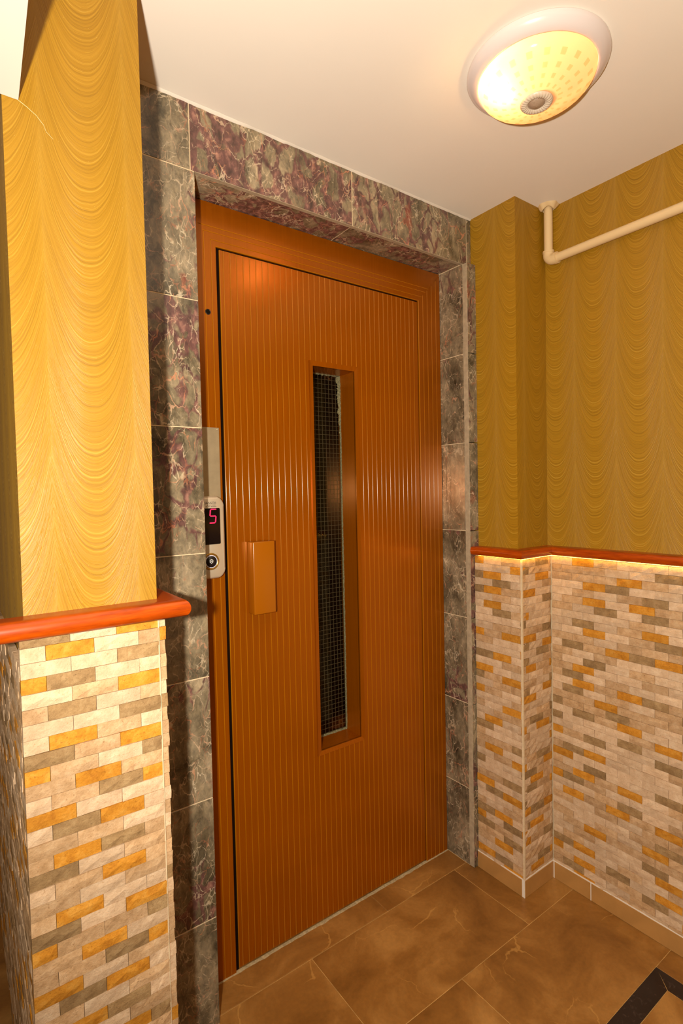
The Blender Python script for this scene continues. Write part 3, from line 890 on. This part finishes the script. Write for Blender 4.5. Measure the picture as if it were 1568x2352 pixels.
# arrowheads up and down
V, F = [], []
def poly(pts, y):
    n = len(V); V.extend((x, y, z) for x, z in pts); F.append(tuple(range(n, n + len(pts))))
for s in (1, -1):
    for pts in ([(-0.0048, 0.0008), (-0.0048, 0.0022), (0, 0.0060), (0.0048, 0.0022), (0.0048, 0.0008), (0.0036, 0.0008), (0.0036, 0.0018), (0, 0.0046), (-0.0036, 0.0018), (-0.0036, 0.0008)],
                [(-0.0048, 0.0005), (0.0048, 0.0005), (0.0048, 0.0012), (-0.0048, 0.0012)]):
        poly([(x, z * s) for x, z in pts], 0)
ar = link('arrow_mark', mesh('arrow_mark', V, F, fix=False), M['inkw'], btn, loc=(0, 0.0010, 0.0039), rot=(-H, 0, 0))
# printed lettering
tx = bpy.data.curves.new('lettering', 'FONT'); tx.body = 'ASANS\u00d6R'; tx.size = 0.0085; tx.align_x = 'CENTER'; tx.extrude = 0.0001
to = bpy.data.objects.new('lettering', tx); COL.objects.link(to); tx.materials.append(M['ink'])
bpy.context.view_layer.update()
lme = bpy.data.meshes.new_from_object(to.evaluated_get(bpy.context.evaluated_depsgraph_get()))
bpy.data.objects.remove(to, do_unlink=True)
link('lettering', lme, M['ink'], cp, loc=(0, yf - 0.0002, 0.0865), rot=(H, 0, 0))
V, F = [], []
for zz, xs in ((0.0833, ((0.006, 0.0085), (0.0095, 0.012), (0.013, 0.0165), (-0.006, -0.002), (-0.001, 0.003))), (0.0795, ((0.004, 0.0075), (0.0085, 0.0115), (0.0125, 0.015), (0.0158, 0.0185), (-0.010, -0.006), (-0.004, 0.001)))):
    for x0, x1 in xs: poly([(x0, zz), (x1, zz), (x1, zz + 0.0014), (x0, zz + 0.0014)], 0)
link('print_line', mesh('print_line', V, F, fix=False), M['ink'], cp, loc=(0, yf - 0.0002, 0))

pl = bpy.data.objects.new('cover_plate', None); COL.objects.link(pl); pl.location = (0.043, YF, 1.30)
tag(pl, 'plain brushed steel cover plate above the lift call panel', 'plate')
bev_box('plate', 0.0012, 0.0866, YF - 0.0030, YF - 0.0008, 1.205, 1.4890, 0.0006, M['steel'], None)
po = bpy.data.objects['plate']; po.parent = pl; po.location = Vector(po.location) - Vector(pl.location)
for xx in (0.0815, 0.0060):
    V, F = lathe([(0.0030, 0), (0.0028, 0.0009), (0.0015, 0.0013), (0.0012, 0.0005), (0.0001, 0.0005)], 16)
    link('screw', mesh('screw', V, F), M['steel'], pl, loc=(xx - 0.043, -0.0030, 1.4852 - 1.30), rot=(H, 0, 0), smooth=True)

# ------------------------------------------------------------------ ceiling light
lamp = bpy.data.objects.new('ceiling_light', None); COL.objects.link(lamp); LC = (0.578, -0.522)
lamp.location = (LC[0], LC[1], ZC)
tag(lamp, 'round ceiling light with glowing patterned glass dome and white rim', 'ceiling light')
V, F = lathe([(0.1475, -0.0005), (0.1480, -0.006), (0.1450, -0.012), (0.136, -0.020), (0.127, -0.0245), (0.1235, -0.0245), (0.1225, -0.018), (0.1225, -0.004)], 96)
link('rim', mesh('rim', V, F), M['plastic'], lamp, smooth=True)
prof = []
for i in range(15):
    t = i / 14; r = 0.1222 * math.cos(t * math.pi / 2 * 0.93)
    prof.append((r, -0.0225 - 0.0535 * math.sin(t * math.pi / 2 * 0.93)))
prof = [p for p in prof if p[0] > 0.020] + [(0.020, -0.0756)]
V, F = lathe(prof, 96)
dm = link('glass_dome', mesh('glass_dome', V, F), M['dome'], lamp, smooth=True)
# sensor: ribbed ring and lens
V, F = [], []
nr, nt = 108, 8
for i in range(nr):
    a = 2 * math.pi * i / nr
    for j in range(nt + 1):
        t = math.pi * j / nt
        rr = 0.0255 + 0.0095 * math.cos(t)
        tw = a + 0.20 * j / nt
        amp = 0.0011 * math.sin(27 * a) * math.sin(t)
        V.append((rr * math.cos(tw), rr * math.sin(tw), -0.0715 - (0.0085 + amp) * math.sin(t)))
for i in range(nr):
    k = (i + 1) % nr
    for j in range(nt): F.append((i * (nt + 1) + j, k * (nt + 1) + j, k * (nt + 1) + j + 1, i * (nt + 1) + j + 1))
sr = link('sensor_ring', mesh('sensor_ring', V, F), M['sensor'], lamp, smooth=True)
V, F = lathe([(0.0185, -0.0715), (0.0175, -0.0765), (0.0120, -0.0800), (0.0065, -0.0820), (0.0001, -0.0825)], 40)
link('sensor_lens', mesh('sensor_lens', V, F), M['lens'], sr, smooth=True)
# bulb inside (off centre)
BO = (-0.070, 0.040, -0.041)
V, F = lathe([(0.0001, -0.015), (0.0075, -0.013), (0.0130, -0.0075), (0.0150, 0), (0.0130, 0.0075), (0.0075, 0.013), (0.0001, 0.015)], 20)
link('bulb', mesh('bulb', V, F), M['bulb'], lamp, loc=BO, smooth=True)
bl = bpy.data.lights.new('bulb_light', 'POINT'); bl.energy = 8.0; bl.color = (1.0, 0.74, 0.44); bl.shadow_soft_size = 0.018
bo = bpy.data.objects.new('bulb_light', bl); COL.objects.link(bo); bo.parent = lamp; bo.location = (BO[0], BO[1], BO[2] - 0.004)

# ------------------------------------------------------------------ warm light strip under the right chair rail
ls = sweep('light_strip', [(SBX + 0.002, -0.045), (SBX + 0.002, SBY + 0.002), (SBXR + 0.002, SBY + 0.002), (SBXR + 0.002, Y_FAR + 0.05)],
           [(0.0048, RZ0 - 0.0001), (0.0076, RZ0 - 0.0001), (0.0076, RZ0 - 0.0006), (0.0048, RZ0 - 0.0006)], M['led'], side=-1)
tag(ls, 'warm glowing light strip tucked under the right chair rail', 'light strip')

# ------------------------------------------------------------------ pipe in the corner
pp = bpy.data.objects.new('wall_pipe', None); COL.objects.link(pp); PXc, PYc, PZc, PR = 1.1165, -0.2020, 2.0545, 0.0136
pp.location = (PXc, PYc, PZc)
tag(pp, 'cream painted pipe running along the right wall into the ceiling', 'pipe')
V, F = lathe([(PR, 0.020), (PR, ZC - PZc - 0.0005)], 24)
link('riser', mesh('riser', V, F), M['pipe'], pp, smooth=True)
V, F = lathe([(PR, 0.020), (PR, 2.50)], 24)
link('run', mesh('run', V, F), M['pipe'], pp, rot=(H, 0, 0), smooth=True)
# elbow: quarter bend with two collars
V, F = [], []
rings = []
re = PR + 0.0032
for z in (0.030, 0.0285): rings.append(((0, 0, z), (0, 0, 1), re + 0.0012))
rings.append(((0, 0, 0.0245), (0, 0, 1), re + 0.0012)); rings.append(((0, 0, 0.024), (0, 0, 1), re))
for i in range(0, 9):
    a = math.pi / 2 * i / 8
    c_ = 0.018
    rings.append(((0, -(c_ - c_ * math.cos(a)), c_ - c_ * math.sin(a)), (0, math.sin(a) * 1.0, math.cos(a)), re))
rings.append(((0, -0.024, 0), (0, 1, 0), re)); rings.append(((0, -0.0245, 0), (0, 1, 0), re + 0.0016)); rings.append(((0, -0.0330, 0), (0, 1, 0), re + 0.0016)); rings.append(((0, -0.0334, 0), (0, 1, 0), PR - 0.001))
n = 24
for (c, d, r) in rings:
    d = Vector(d).normalized(); ax = Vector((1, 0, 0)); bx_ = d.cross(ax)
    for i in range(n):
        a = 2 * math.pi * i / n
        V.append(tuple(Vector(c) + ax * (r * math.cos(a)) + bx_ * (r * math.sin(a))))
for j in range(len(rings) - 1):
    for i in range(n):
        k = (i + 1) % n; F.append((j * n + i, j * n + k, (j + 1) * n + k, (j + 1) * n + i))
el = link('elbow', mesh('elbow', V, F), M['pipe'], pp); smooth_mod(el, 50)
# plaster patch round the riser at the ceiling
V, F = [], []
n = 40
for ri, (rad, z) in enumerate(((0.033, 0.0), (0.028, -0.006), (0.023, -0.012), (0.0205, -0.014), (0.0195, -0.004))):
    for i in range(n):
        a = 2 * math.pi * i / n
        w = 1 + 0.16 * mnoise.noise(Vector((math.cos(a) * 1.7, math.sin(a) * 1.7, ri * 0.35)))
        V.append((PXc + min(rad * w * math.cos(a), XC - PXc - 0.0003), PYc + min(rad * w * math.sin(a), YB - PYc - 0.0003), ZC + z * (1 + 0.3 * math.sin(3 * a))))
for j in range(4):
    for i in range(n):
        k = (i + 1) % n; F.append((j * n + i, j * n + k, (j + 1) * n + k, (j + 1) * n + i))
link('plaster_patch', mesh('plaster_patch', V, F), M['pipe'], ceiling, smooth=True)
